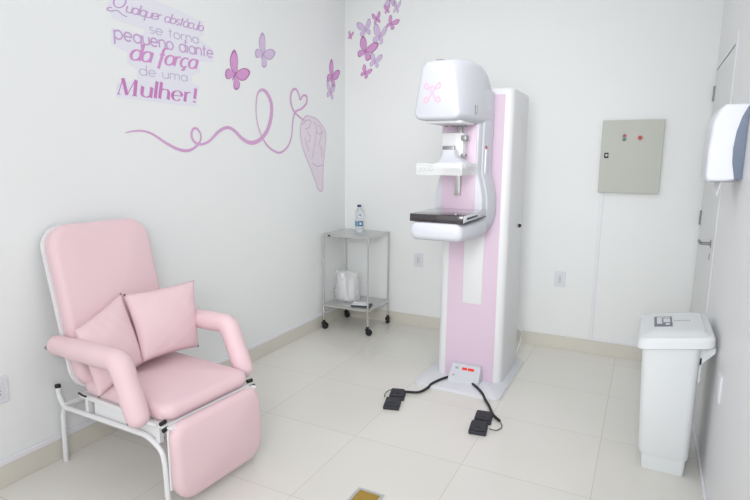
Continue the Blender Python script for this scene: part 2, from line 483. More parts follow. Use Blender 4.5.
# pink front panel with the slot cover
obm = lambda nm, dims, m, parent=None, bev=0.002: mlink(nm, box(B(), *dims, bev=bev, seg=2), m, parent, smooth=True, auto=40)
bm = B()
loft(bm, [[(1.360, -0.979, 0.018), (1.697, -0.979, 0.018), (1.697, -0.955, 0.018), (1.360, -0.955, 0.018)],
          [(1.362, -0.9725, 1.893), (1.690, -0.9725, 1.893), (1.690, -0.955, 1.893), (1.362, -0.955, 1.893)]])
mlink('front_panel', bm, M['mpink'])
obm('slot_cover', (1.468, 1.600, -0.984, -0.96, 0.545, 1.80), M['machine_gr'])
# indicator box at the foot
bm = B()
loft(bm, [[(1.418, -1.085, 0.0175), (1.628, -1.085, 0.0175), (1.628, -0.981, 0.0175), (1.418, -0.981, 0.0175)],
          [(1.418, -1.075, 0.045), (1.628, -1.075, 0.045), (1.628, -0.981, 0.045), (1.418, -0.981, 0.045)],
          [(1.425, -1.01, 0.118), (1.621, -1.01, 0.118), (1.621, -0.981, 0.118), (1.425, -0.981, 0.118)],
          [(1.43, -1.0, 0.122), (1.616, -1.0, 0.122), (1.616, -0.981, 0.122), (1.43, -0.981, 0.122)]])
ib = mlink('indicator_box', bm, M['machine'])
sn = Vector((0, -0.0747, 0.0665)).normalized(); su = Vector((0, 0.0665, 0.0747)).normalized()
def on_slope(x, t, sx, st, m, nm):
    base = Vector((0, -1.075, 0.045)) + Vector((0, 0.065, 0.073)) * t
    bm = box(B(), -sx, sx, -st, st, -0.001, 0.003, 0.0005, 1)
    bm.transform(frame((x, base.y, base.z), (1, 0, 0), su, sn))
    mlink(nm, bm, m, ib)
on_slope(1.516, 0.74, 0.017, 0.009, M['red'], 'display'); on_slope(1.560, 0.74, 0.021, 0.009, M['red'], 'display')
on_slope(1.462, 0.74, 0.010, 0.007, M['hole'], 'button'); on_slope(1.45, 0.2, 0.006, 0.006, M['hole'], 'button')
# side knob and vents on the column
bm = B(); bmesh.ops.create_uvsphere(bm, u_segments=14, v_segments=8, radius=0.013)
bm.transform(Matrix.Translation((1.752, -0.647, 1.048))); mlink('side_knob', bm, M['black'], smooth=True)
bm = B()
for k in range(8): box(bm, 1.738, 1.7445, -0.73, -0.60, 1.64 + 0.018 * k, 1.646 + 0.018 * k)
mlink('vent', bm, M['machine_gr'])
bm = tube(B(), catmull([(1.72, -0.49, 0.30), (1.765, -0.45, 0.24), (1.755, -0.40, 0.16), (1.73, -0.44, 0.03)]), 0.006)
mlink('mains_cable', bm, M['machine_gr'], smooth=True)
# carriage between arm and column
obm('carriage', (1.42, 1.60, -1.01, -0.96, 1.05, 1.75), M['machine_gr'])
# gantry arm: outline in XZ, extruded along y with rounded front
CX = 1.497
def arm_outline(k):
    pts = []
    rgt = [(0.136, 1.90), (0.136, 1.72), (0.134, 1.46), (0.137, 1.41), (0.150, 1.36), (0.164, 1.30), (0.172, 1.22), (0.170, 1.15), (0.155, 1.09), (0.125, 1.045), (0.08, 1.022)]
    c = [(x, z) for x, z in rgt]
    sm = catmull([(x, z, 0) for x, z in c], 4)
    rr = [(p.x, p.y) for p in sm]
    full = [(CX + x, z) for x, z in rr] + [(CX - x, z) for x, z in rr[::-1]]
    out = []
    cz = 1.5
    for x, z in full:
        dx = x - CX
        s = 1 if dx > 0 else -1
        out.append((CX + dx - s * k, z + (k * 0.9 if z < 1.2 else 0) * (1 if abs(dx) < 0.17 else 0.5) - (k if z > 1.9 else 0)))
    return out
bm = B()
loft(bm, [[(x, y, z) for x, z in arm_outline(k)] for k, y in ((0.0, -1.005), (0.0, -1.17), (0.006, -1.186), (0.012, -1.19), (0.018, -1.23), (0.022, -1.24), (0.030, -1.2445))])
ga = mlink('gantry_arm', bm, M['machine'], smooth=True, auto=35)
obm('arm_panel', (CX - 0.104, CX + 0.104, -1.252, -1.2, 1.15, 1.72), M['mpink'], ga)
obm('status_strip', (CX + 0.128, CX + 0.1405, -1.165, -1.13, 1.40, 1.57), M['outlet'], ga)
obm('status_light', (CX + 0.13, CX + 0.1425, -1.165, -1.145, 1.555, 1.575), M['redk'], ga)
# tube head
def headring(y, ht, hb, z0, z1, r, cx):
    out = []
    for x, z in rrect(1, 1, 0.999, 1): pass
    zc = (z0 + z1) / 2; hh = (z1 - z0) / 2
    for x, z in rrect((ht + hb) / 2, hh, r, 6):
        f = (z / hh + 1) / 2
        f = max(0.0, (f - 0.45) / 0.55) ** 1.5
        out.append((cx + x * (ht * f + hb * (1 - f)) / ((ht + hb) / 2), y, zc + z))
    return out
bm = B()
loft(bm, [headring(-1.618, 0.066, 0.116, 1.722, 1.985, 0.022, 1.480),
          headring(-1.612, 0.074, 0.124, 1.709, 1.998, 0.03, 1.481),
          headring(-1.600, 0.079, 0.128, 1.702, 2.006, 0.034, 1.482),
          headring(-1.56, 0.092, 0.131, 1.70, 2.016, 0.036, 1.486),
          headring(-1.50, 0.106, 0.134, 1.70, 2.024, 0.038, 1.491),
          headring(-1.35, 0.116, 0.137, 1.70, 2.036, 0.038, 1.495),
          headring(-1.22, 0.118, 0.137, 1.70, 2.034, 0.038, 1.498),
          headring(-1.14, 0.119, 0.137, 1.70, 2.010, 0.038, 1.499),
          headring(-1.08, 0.120, 0.136, 1.70, 1.970, 0.038, 1.499),
          headring(-1.03, 0.122, 0.135, 1.70, 1.91, 0.038, 1.499),
          headring(-1.00, 0.124, 0.134, 1.70, 1.84, 0.038, 1.499)])
hd = mlink('tube_head', bm, M['machine'], smooth=True, auto=50)
obm('collimator_plate', (1.40, 1.60, -1.55, -1.30, 1.688, 1.702), M['machine_gr'], hd)
for x in (1.42, 1.46, 1.50, 1.54): mlink('collimator_clip', box(B(), x, x + 0.012, -1.30, -1.285, 1.682, 1.70), M['dsteel'], hd)
obm('head_switch', (1.628, 1.638, -1.40, -1.385, 1.745, 1.79), M['dsteel'], hd)
obm('top_cap', (1.43, 1.47, -1.50, -1.46, 2.02, 2.031), M['dsteel'], hd)
# ribbon emblem on the head
def ribbon(bm, pts, wf, axo, axu, axv, off, th=0.0008):
    """flat vinyl stroke: pts in 2D, wf(i, angle)->width, mapped by origin/axes"""
    P = [Vector((p[0], p[1])) for p in pts]; n = len(P); rows = []
    nn = Vector(axu).cross(Vector(axv)).normalized()
    if nn.dot(Vector(off)) < 0: nn = -nn
    d = Vector(off)
    for i, p in enumerate(P):
        t = P[min(i + 1, n - 1)] - P[max(i - 1, 0)]
        if t.length < 1e-9: t = Vector((1, 0))
        t.normalize(); a = Vector((-t.y, t.x)); hw = wf(i, math.atan2(t.y, t.x)) / 2
        l = p + a * hw; r = p - a * hw
        f = lambda q: Vector(axo) + Vector(axu) * q.x + Vector(axv) * q.y + d
        rows.append([bm.verts.new(f(l)), bm.verts.new(f(r)), bm.verts.new(f(r) - nn * th), bm.verts.new(f(l) - nn * th)])
    for a, b in zip(rows, rows[1:]):
        for k in range(4):
            bm.faces.new((a[k], b[k], b[(k + 1) % 4], a[(k + 1) % 4]))
    bm.faces.new(rows[0]); bm.faces.new(rows[-1][::-1])
bm = B()
lg = [(-0.8, -1), (-0.45, -0.7), (-0.15, -0.2), (0.15, 0.2), (0.45, 0.6), (0.8, 0.95), (1.0, 0.7), (0.75, 0.4), (0.3, 0.45), (0.0, 0.62), (-0.3, 0.45), (-0.75, 0.4), (-1.0, 0.7), (-0.8, 0.95), (-0.45, 0.6), (-0.15, 0.2), (0.15, -0.2), (0.45, -0.7), (0.8, -1)]
lg2 = [(-0.8, -1), (-1.0, -0.75), (-0.8, -0.45), (-0.45, -0.65), (-0.35, -0.9)]
for q in (lg, lg2, [(-x, y) for x, y in lg2]):
    cc = catmull([(x * 0.045, y * 0.052, 0) for x, y in q], 5)
    ribbon(bm, [(c.x, c.y) for c in cc], lambda i, a: 0.009, (1.457, -1.6185, 1.842), (1, 0, 0), (0, 0, 1), (0, -0.0005, 0), 0.003)
for k_, v_ in enumerate(bm.verts): v_.co.y -= 0.000006 * (k_ // 4)
mlink('ribbon_emblem', bm, mat('emblem_pink', rgb(228, 184, 206), 0.5), hd)
# compression assembly
obm('compression_rail', (1.487, 1.519, -1.285, -1.245, 1.285, 1.70), M['steel'], None)
cb = obm('paddle_mount', (1.425, 1.555, -1.36, -1.286, 1.505, 1.645), M['machine_gr'], None, 0.008)
obm('mount_clip', (1.44, 1.51, -1.385, -1.3605, 1.54, 1.57), M['dsteel'], cb)
obm('mount_knob', (1.545, 1.575, -1.37, -1.32, 1.60, 1.63), M['dsteel'], cb)
obm('mount_knob', (1.545, 1.57, -1.37, -1.33, 1.51, 1.525), M['dsteel'], cb)
bm = B()
def rr3(cx, cy, hx, hy, z, r): return [(x, y, z) for x, y in rrect(hx, hy, r, 4, cx, cy)]
loft(bm, [rr3(1.53, -1.43, 0.098, 0.085, 1.445, 0.02), rr3(1.528, -1.43, 0.094, 0.08, 1.465, 0.02), rr3(1.512, -1.41, 0.064, 0.06, 1.49, 0.02), rr3(1.495, -1.40, 0.042, 0.045, 1.512, 0.015), rr3(1.490, -1.39, 0.036, 0.04, 1.548, 0.012)])
pb = mlink('paddle_bracket', bm, M['machine'], smooth=True, auto=50)
bm = B(); Z0 = 1.408
x0, x1, y0, y1 = 1.372, 1.632, -1.61, -1.34
box(bm, x0, x1, y0, y1, Z0, Z0 + 0.004)
box(bm, x0, x1, y0, y0 + 0.004, Z0 + 0.0042, Z0 + 0.064); box(bm, x0, x1, y1 - 0.004, y1, Z0 + 0.0042, Z0 + 0.064)
box(bm, x0, x0 + 0.004, y0 + 0.0042, y1 - 0.0042, Z0 + 0.0042, Z0 + 0.064); box(bm, x1 - 0.004, x1, y0 + 0.0042, y1 - 0.0042, Z0 + 0.0042, Z0 + 0.064)
mlink('compression_paddle', bm, M['acrylic'], pb)
bm = B()
for k in range(4): box(bm, 1.385 + 0.022 * k, 1.398 + 0.022 * k, -1.6135, -1.6105, 1.432, 1.445)
mlink('paddle_marking', bm, mat('marking_grey', rgb(200, 204, 208), 0.6), pb)
# detector support
bm = B()
def supring(y, hw, z0, z1, r): return [(1.512 + x, y, (z0 + z1) / 2 + z) for x, z in rrect(hw, (z1 - z0) / 2, r, 6)]
loft(bm, [supring(-1.675, 0.125, 1.085, 1.145, 0.028), supring(-1.668, 0.142, 1.068, 1.153, 0.035), supring(-1.645, 0.150, 1.055, 1.157, 0.04), supring(-1.40, 0.154, 1.035, 1.157, 0.045), supring(-1.19, 0.154, 1.03, 1.157, 0.045)])
dsup = mlink('detector_support', bm, M['machine'], smooth=True, auto=50)
bm = box(B(), 1.364, 1.667, -1.672, -1.23, 1.158, 1.2, 0.003, 2)
dp = mlink('detector_plate', bm, M['det'], dsup, smooth=True, auto=40)
obm('plate_side', (1.6672, 1.672, -1.665, -1.24, 1.162, 1.199), M['machine'], dp, 0.001)
obm('cassette_slot', (1.6722, 1.6745, -1.62, -1.42, 1.176, 1.186), M['black'], dp, 0.0005)
obm('plate_edge', (1.6722, 1.6745, -1.665, -1.24, 1.158, 1.1645), M['black'], dp, 0.0005)

# ------------------------------------------------------------------ foot switches
def foot_switch(loc, rz, label, cable, wire):
    t = thing('foot_switch', label, 'foot pedal', loc, rz, 'foot pedals on the floor')
    for k, (dx, dy) in enumerate(((0, 0), (0.012, 0.135))):
        bm = box(B(), dx - 0.049, dx + 0.049, dy - 0.055, dy + 0.055, 0.0, 0.022, 0.006, 2)
        p = link('pedal', bm, M['pedal'], t, smooth=True, auto=40)
        bm = pad(0.088, 0.092, 0.014, 0.012, 0.006, 0.002)
        bm.transform(Matrix.Translation((dx, dy + 0.002, 0.029)) @ Matrix.Rotation(math.radians(5), 4, 'X'))
        link('tread', bm, M['pedal'], p, smooth=True)
        box_ = box(B(), dx - 0.012, dx + 0.012, dy - 0.025, dy - 0.012, 0.0355, 0.0375, 0.0005, 1)
        link('tread_mark', box_, M['black'], p)
    inv = (Matrix.Translation(loc) @ Matrix.Rotation(rz, 4, 'Z')).inverted()
    def cc(pts, r, nm):
        P = catmull([inv @ Vector(p) for p in pts], 10)
        link(nm, tube(B(), P, r, 8), M['cord'], t, smooth=True)
    cc(cable, 0.0085, 'cable'); cc(wire, 0.0025, 'wire')
foot_switch(Vector((1.232, -1.575, 0.0)), math.radians(16),
            'black foot pedal pair at the left, cable leaving from its back',
            [(1.19, -1.41, 0.014), (1.226, -1.37, 0.012), (1.307, -1.335, 0.012), (1.336, -1.245, 0.012), (1.345, -1.20, 0.024), (1.378, -1.10, 0.027), (1.424, -1.02, 0.03)],
            [(1.145, -1.50, 0.012), (1.125, -1.45, 0.01), (1.13, -1.40, 0.014), (1.165, -1.385, 0.02)])
foot_switch(Vector((1.786, -1.628, 0.0)), math.radians(9),
            'black foot pedal pair at the right, nearest the waste bin',
            [(1.582, -1.07, 0.027), (1.64, -1.13, 0.027), (1.688, -1.195, 0.026), (1.722, -1.245, 0.011), (1.762, -1.312, 0.011), (1.815, -1.418, 0.011), (1.868, -1.476, 0.011)],
            [(1.868, -1.476, 0.011), (1.895, -1.53, 0.006), (1.878, -1.585, 0.006), (1.84, -1.60, 0.012)])

# ================================================================== STEEL CART
CT = Vector((0.265, -0.265, 0))
ct = thing('steel_trolley', 'small two-shelf stainless steel trolley in the room corner', 'cart', CT)
cx0, cx1, cy0, cy1 = 0.05, 0.485, -0.462, -0.062
def clink(nm, bm, m, parent=None, **k):
    bm.transform(Matrix.Translation(-CT)); return link(nm, bm, m, parent or ct, **k)
for x in (cx0, cx1):
    for y in (cy0, cy1):
        clink('leg', tube(B(), [(x, y, 0.072), (x, y, 0.848)], 0.0078, 12), M['steel'], smooth=True, auto=50)
        ang = {(cx0, cy0): 0.3, (cx0, cy1): -0.4, (cx1, cy0): 0.9, (cx1, cy1): 2.2}[(x, y)]
        bm = B()
        mt = Matrix.Translation((x + 0.012 * math.cos(ang), y + 0.012 * math.sin(ang), 0.029)) @ Matrix.Rotation(ang, 4, 'Z') @ Matrix.Rotation(PI / 2, 4, 'X')
        lathe(bm, [(0.012, -0.016), (0.024, -0.015), (0.0285, -0.008), (0.0285, 0.008), (0.024, 0.015), (0.012, 0.016)], 20)
        bm.transform(mt)
        cs = clink('caster', bm, M['black'], smooth=True, auto=40)
        bm = tube(B(), [(x, y, 0.045), (x, y, 0.082)], 0.012, 12)
        box(bm, x - 0.018, x + 0.018, y - 0.018, y + 0.018, 0.048, 0.062, 0.004, 2)
        clink('caster_fork', bm, M['black'], cs, smooth=True, auto=40)
def tray(z, nm, up):
    bm = box(B(), cx0 - 0.008, cx1 + 0.008, cy0 - 0.008, cy1 + 0.008, z - 0.003, z)
    for a in ((cx0 - 0.008, cx1 + 0.008, cy0 - 0.0085, cy0 - 0.006), (cx0 - 0.008, cx1 + 0.008, cy1 + 0.006, cy1 + 0.0085), (cx0 - 0.0085, cx0 - 0.006, cy0 - 0.008, cy1 + 0.008), (cx1 + 0.006, cx1 + 0.0085, cy0 - 0.008, cy1 + 0.008)):
        box(bm, *a, z - 0.019, z)
    return clink(nm, bm, M['steel'])
tray(0.852, 'top_shelf', True); tray(0.228, 'lower_shelf', False)
obm2 = box(B(), 0.10, 0.125, cy0 - 0.011, cy0 - 0.0088, 0.832, 0.845, 0.0005, 1)
clink('maker_plate', obm2, M['black'])

# bottle
bt = thing('water_bottle', 'clear water bottle with navy cap on the steel trolley', 'bottle', (0.262, -0.205, 0.8525))
bm = lathe(B(), [(0.026, 0.0), (0.0305, 0.004), (0.031, 0.03), (0.029, 0.036), (0.031, 0.042), (0.031, 0.10), (0.029, 0.107), (0.031, 0.114), (0.031, 0.148), (0.027, 0.170), (0.016, 0.190), (0.0125, 0.198), (0.0125, 0.206)], 28)
link('body', bm, M['bottle'], bt, smooth=True)
link('cap', lathe(B(), [(0.015, 0.206), (0.0155, 0.208), (0.0155, 0.222), (0.013, 0.224)], 24), M['cap'], bt, smooth=True, auto=40)
def band(r, z0, z1, a0, a1, m, nm):
    bm = B(); n = 14; ra = []
    for k in range(n + 1):
        a = a0 + (a1 - a0) * k / n
        ra.append([bm.verts.new((q * math.cos(a), q * math.sin(a), z)) for q, z in ((r, z0), (r, z1), (r - 0.0006, z1), (r - 0.0006, z0))])
    for a, b in zip(ra, ra[1:]):
        for k in range(4): bm.faces.new((a[k], b[k], b[(k + 1) % 4], a[(k + 1) % 4]))
    bm.faces.new(ra[0]); bm.faces.new(ra[-1][::-1])
    return link(nm, bm, m, bt, smooth=True, auto=40)
band(0.0318, 0.048, 0.092, math.radians(195), math.radians(375), M['lblue'], 'label')
band(0.0324, 0.050, 0.090, math.radians(290), math.radians(338), M['dblue'], 'label_mark')
band(0.0330, 0.060, 0.082, math.radians(300), math.radians(330), M['stkw'], 'label_mark')
band(0.0318, 0.150 - 0.012, 0.146, math.radians(290), math.radians(330), M['dblue'], 'neck_mark')

bt.scale = (1.18, 1.18, 1.07)

# bag with folded sheets + booklet on lower shelf
bg = thing('plastic_bag', 'clear plastic bag of folded white sheets on the lower shelf', 'bag', (0.185, -0.285, 0.229))
bm = B(); n = 20
ringsb = []
for k, (z, a, b_) in enumerate([(0.0, 0.09, 0.055), (0.02, 0.11, 0.07), (0.07, 0.115, 0.065), (0.12, 0.105, 0.055), (0.17, 0.10, 0.045), (0.205, 0.095, 0.03), (0.225, 0.10, 0.02)]):
    ringsb.append([(math.cos(2 * PI * i / n) * a * 1.12 * (1 + 0.10 * math.sin(i * 2.3 + k * 1.7)), math.sin(2 * PI * i / n) * b_ * (1 + 0.14 * math.sin(i * 1.9 + k)), z * 1.2 + 0.012 * math.sin(i * 1.3 + k) * (k > 0)) for i in range(n)])
loft(bm, ringsb, True, False)
link('bag_film', bm, M['bag'], bg, smooth=True)
def strip(pts, wdt, nm='folded_sheet'):
    bm = B(); P = catmull([(x, y, z * 1.2) for x, y, z in pts], 6); rows = []
    for i, p in enumerate(P):
        ax = Vector((0.55, -0.83, 0)) * 0
        s = Vector((0.89, 0.45, 0)) * wdt / 2; d = Vector((0.45, -0.89, 0)) * 0.004
        rows.append([bm.verts.new(p - s + d), bm.verts.new(p + s + d), bm.verts.new(p + s - d), bm.verts.new(p - s - d)])
    for a, b in zip(rows, rows[1:]):
        for k in range(4): bm.faces.new((a[k], b[k], b[(k + 1) % 4], a[(k + 1) % 4]))
    bm.faces.new(rows[0]); bm.faces.new(rows[-1][::-1])
    link(nm, bm, M['paper'], bg, smooth=True, auto=50)
strip([(-0.075, -0.01, 0.19), (-0.065, -0.012, 0.14), (-0.045, -0.012, 0.09), (-0.05, -0.01, 0.012)], 0.028)
strip([(-0.03, -0.03, 0.215), (-0.01, -0.035, 0.16), (-0.005, -0.035, 0.09), (0.02, -0.035, 0.012)], 0.036)
strip([(0.03, 0.01, 0.17), (0.03, 0.012, 0.10), (0.045, 0.01, 0.012)], 0.05)
bk = thing('booklet', 'white booklet with dark edge lying beside the plastic bag', 'booklet', (0.375, -0.36, 0.2285), math.radians(15))
link('cover', box(B(), -0.085, 0.085, -0.06, 0.05, 0, 0.010, 0.001, 1), M['dark'], bk)
link('page', box(B(), -0.082, 0.055, -0.04, 0.055, 0.0105, 0.018, 0.001, 1), M['paper'], bk)

# ================================================================== WASTE BIN
bo = Vector((2.695, -1.44, 0))
bn = thing('waste_bin', 'tall white plastic pedal bin beside the right wall', 'bin', bo)
def blink(nm, bm, m, parent=None, **k):
    bm.transform(Matrix.Translation(-bo)); return link(nm, bm, m, parent or bn, **k)
def bring(z, xa, xb, ya, yb, r, tilt=0.0):
    cx = (xa + xb) / 2
    return [(x, y, z + tilt * (x - 2.54)) for x, y in rrect((xb - xa) / 2, (yb - ya) / 2, r, 5, cx, (ya + yb) / 2)]
TL = 0.17
bm = B()
loft(bm, [bring(0.001, 2.604, 2.786, -1.614, -1.28, 0.014), bring(0.03, 2.602, 2.788, -1.617, -1.27, 0.014), bring(0.085, 2.598, 2.790, -1.620, -1.265, 0.016)])
blink('base', bm, M['binw'], smooth=True, auto=40)
bm = B()
loft(bm, [bring(0.0855, 2.588, 2.797, -1.626, -1.26, 0.03), bring(0.10, 2.584, 2.800, -1.630, -1.257, 0.032), bring(0.35, 2.572, 2.800, -1.642, -1.25, 0.035), bring(0.615, 2.560, 2.80, -1.655, -1.225, 0.038, TL)])
blink('body', bm, M['binw'], smooth=True, auto=40)
bm = B()
loft(bm, [bring(0.617, 2.545, 2.848, -1.668, -1.215, 0.04, TL), bring(0.622, 2.537, 2.853, -1.678, -1.205, 0.045, TL), bring(0.656, 2.539, 2.851, -1.676, -1.205, 0.045, TL),
          bring(0.671, 2.548, 2.843, -1.665, -1.215, 0.045, TL), bring(0.676, 2.572, 2.820, -1.635, -1.24, 0.04, TL), bring(0.684, 2.580, 2.812, -1.62, -1.25, 0.035, TL), bring(0.685, 2.62, 2.78, -1.56, -1.31, 0.03, TL)])
ld = blink('lid', bm, M['binw'], smooth=True, auto=30)
tm = lambda x: 0.6855 + TL * (x - 2.54)
def onlid(xa, xb, ya, yb, m, nm, h=0.0012, lift=0.0, parent=None):
    bm = B(); 
    P = [(xa, ya), (xb, ya), (xb, yb), (xa, yb)]
    loft(bm, [[(x, y, tm(x) - 0.002) for x, y in P], [(x, y, tm(x) + lift + h) for x, y in P]])
    return blink(nm, bm, m, parent or ld)
st = onlid(2.606, 2.684, -1.515, -1.33, M['stk'], 'sticker')
onlid(2.618, 2.640, -1.47, -1.36, M['stkw'], 'pictogram', lift=0.001, parent=st)
onlid(2.646, 2.676, -1.44, -1.37, M['stkw'], 'pictogram', lift=0.001, parent=st)
onlid(2.618, 2.676, -1.355, -1.345, M['stkw'], 'pictogram', lift=0.001, parent=st)
onlid(2.655, 2.672, -1.49, -1.46, M['stkw'], 'pictogram', lift=0.001, parent=st)
for k in range(7):
    onlid(2.695 + 0.010 * k, 2.701 + 0.010 * k, -1.42 - 0.001 * k, -1.40 - 0.001 * k, mat('print_grey', rgb(190, 193, 198), 0.6) if k == 0 else bpy.data.materials['print_grey'], 'print_line')
# lid lever at the wall side
bm = B()
loft(bm, [[(2.8015, -1.60, 0.56), (2.8015, -1.60, 0.640), (2.860, -1.60, 0.655), (2.860, -1.60, 0.63)],
          [(2.8015, -1.58, 0.56), (2.8015, -1.55, 0.640), (2.860, -1.55, 0.655), (2.860, -1.55, 0.63)]])
box(bm, 2.8005, 2.812, -1.60, -1.57, 0.48, 0.60, 0.002, 1)
blink('lid_lever', bm, M['binw'])

# ================================================================== TOWEL DISPENSER (right wall)
do = Vector((W, -1.49, 1.41))
dp_ = thing('paper_towel_dispenser', 'white paper towel dispenser with slate side on the right wall', 'dispenser', do)
def dlink(nm, bm, m, parent=None, **k):
    bm.transform(Matrix.Translation(-do)); return link(nm, bm, m, parent or dp_, **k)
Y0, Y1, z0, z1 = -1.69, -1.40, 1.412, 1.732
def prof_front(k):   # x of outer shell contour going bottom->top, inset k
    return [(W - 0.0005, z0 + 0.01 + k), (2.80, z0 + k), (2.748 + k, z0 + k), (2.738 + k, z0 + 0.02), (2.738 + k, 1.55), (2.745 + k, 1.66), (2.765 + k, z1 - 0.02), (2.785, z1 - k), (W - 0.0005, z1 - k)]
bm = B()
loft(bm, [[(x, y, z) for x, z in prof_front(k)] for k, y in ((0.008, Y0), (0.001, Y0 + 0.008), (0.0, Y0 + 0.02), (0.0, Y1 - 0.02), (0.008, Y1))])
dlink('shell', bm, M['disp'], smooth=True, auto=35)
arc = [(W - 0.001, z1 - 0.008), (2.862, 1.72), (2.845, 1.68), (2.831, 1.62), (2.825, 1.55), (2.828, 1.49), (2.838, 1.44), (2.842, z0 + 0.004), (W - 0.001, z0 + 0.014)]
for yy0, yy1 in ((Y0 - 0.004, Y0 + 0.004), (Y1 - 0.004, Y1 + 0.004)):
    bm = B(); loft(bm, [[(x, yy0, z) for x, z in arc], [(x, yy1, z) for x, z in arc]])
    dlink('side_cover', bm, M['dispb'])
bm = B(); box(bm, 2.765, 2.85, Y0 + 0.03, Y1 - 0.03, z0 - 0.004, z0 + 0.004)
dlink('paper_slot', bm, M['hole'])
bm = B()
loft(bm, [[(2.79 + dx, Y0 + 0.05, z) for dx, z in ((0, 1.35), (0.003, 1.35), (0.012, 1.411), (0.009, 1.411))], [(2.785 + dx, Y1 - 0.06, z) for dx, z in ((0, 1.36), (0.003, 1.36), (0.012, 1.411), (0.009, 1.411))]])
dlink('paper_towel', bm, M['paper'])

# ================================================================== ELECTRIC PANEL (back wall)
eo = Vector((2.39, 0, 1.262))
ep = thing('electrical_panel', 'beige grey steel electrical cabinet on the back wall', 'electrical panel', eo)
def elink(nm, bm, m, parent=None, **k):
    bm.transform(Matrix.Translation(-eo)); return link(nm, bm, m, parent or ep, **k)
elink('cabinet', box(B(), 2.190, 2.590, -0.028, -0.0005, 1.264, 1.782, 0.002, 1), M['panel'])
dr = elink('door', box(B(), 2.188, 2.592, -0.040, -0.0285, 1.262, 1.784, 0.002, 1), M['panel'])
lk = elink('lock', box(B(), 2.214, 2.242, -0.046, -0.0402, 1.513, 1.552, 0.002, 1), M['black'], dr)
elink('lock_core', box(B(), 2.223, 2.236, -0.049, -0.0461, 1.526, 1.542, 0.001, 1), M['stkw'], lk)
def disc(nm, x, z, r, m, parent, y0=-0.0402, y1=-0.047):
    bm = lathe(B(), [(r, 0), (r, 0.5), (r * 0.8, 1)], 20)
    bm.transform(Matrix.Translation((x, y0, z)) @ Matrix.Rotation(PI / 2, 4, 'X') @ Matrix.Diagonal((1, 1, abs(y1 - y0), 1)))
    return elink(nm, bm, m, parent, smooth=True, auto=40)
bm = B(); P = rrect(0.014, 0.027, 0.013, 5, 2.340, 1.660)
loft(bm, [[(x, -0.0402, z) for x, z in P], [(x, -0.043, z) for x, z in P]])
sw = elink('double_button', bm, M['hole'], dr)
disc('stop_button', 2.340, 1.673, 0.0095, M['redk'], sw, -0.0432, -0.05); disc('start_button', 2.340, 1.647, 0.0095, M['green'], sw, -0.0432, -0.05)
rg = disc('warning_lamp', 2.442, 1.658, 0.018, mat('lamp_ring', rgb(215, 170, 172), 0.4), dr)
disc('lamp_lens', 2.442, 1.658, 0.012, M['redk'], rg, -0.0472, -0.056)

# ================================================================== OUTLETS
def outlet(loc, rz, label, holes=True):
    t = thing('power_outlet', label, 'wall outlet', loc, rz, 'white wall outlets')
    p = rrect(0.041, 0.0605, 0.008, 4)
    bm = B(); loft(bm, [[(x, -0.0005, z) for x, z in p], [(x, -0.006, z) for x, z in p], [(x * 0.95, -0.009, z * 0.97) for x, z in p]])
    pl = link('plate', bm, M['outlet'], t, smooth=True, auto=30)
    p = rrect(0.024, 0.042, 0.006, 4)
    bm = B(); loft(bm, [[(x, -0.0091, z) for x, z in p], [(x, -0.0105, z) for x, z in p]])
    link('insert', bm, M['stkw'], pl)
    for dz in (0.016, 0.0, -0.016) if holes else ():
        bm = B(); box(bm, -0.005, 0.005, -0.0125, -0.0106, dz - 0.004, dz + 0.004, 0.001, 1)
        link('socket_hole', bm, M['hole'], pl)
    return t
outlet((0.751, 0, 0.609), 0, 'white wall outlet between the steel trolley and the machine')
outlet((1.958, 0, 0.567), 0, 'white wall outlet right of the machine on the back wall')
outlet((0, -3.122, 0.455), PI / 2, 'white wall outlet on the left wall behind the recliner')
outlet((W, -1.80, 0.545), -PI / 2, 'blank white cover plate on the right wall beside the bin', False)

# ================================================================== FLOOR DRAIN
fd = thing('floor_drain', 'small square brass drain grate set in the tile floor', 'drain', (1.512, -2.468, 0))
bm = B(); o_, i_ = 0.066, 0.052
for a in ((-o_, o_, -o_, -i_), (-o_, o_, i_, o_), (-o_, -i_, -i_, i_), (i_, o_, -i_, i_)): box(bm, *a, 0.0002, 0.003)
link('rim', bm, M['steel'], fd)
bm = box(B(), -i_, i_, -i_, i_, 0.0002, 0.0012)
for k in range(8): box(bm, -i_ + 0.004, i_ - 0.004, -0.046 + 0.0125 * k, -0.0395 + 0.0125 * k, 0.0012, 0.0026)
link('grate', bm, M['gold'], fd)

# ================================================================== WALL DECALS
# left wall: 2D coordinates are (y, z) on x = 0; back wall: (x, z) on y = 0
LEFT = dict(axo=(0, 0, 0), axu=(0, 1, 0), axv=(0, 0, 1), n=Vector((1, 0, 0)))
BACK = dict(axo=(0, 0, 0), axu=(1, 0, 0), axv=(0, 0, 1), n=Vector((0, -1, 0)))
def stroke(bm, wall, pts, wf, lift, th=0.0006):
    ribbon(bm, pts, wf, wall['axo'], wall['axu'], wall['axv'], wall['n'] * lift, th)
def shape(bm, wall, pts, lift, th=0.0006):
    f = lambda p, l: Vector(wall['axu']) * p[0] + Vector(wall['axv']) * p[1] + wall['n'] * l
    loft(bm, [[f(p, lift - th) for p in pts], [f(p, lift) for p in pts]])
def offset_thing(objs, origin):
    for o in objs:
        o.data.transform(Matrix.Translation(-Vector(origin)))

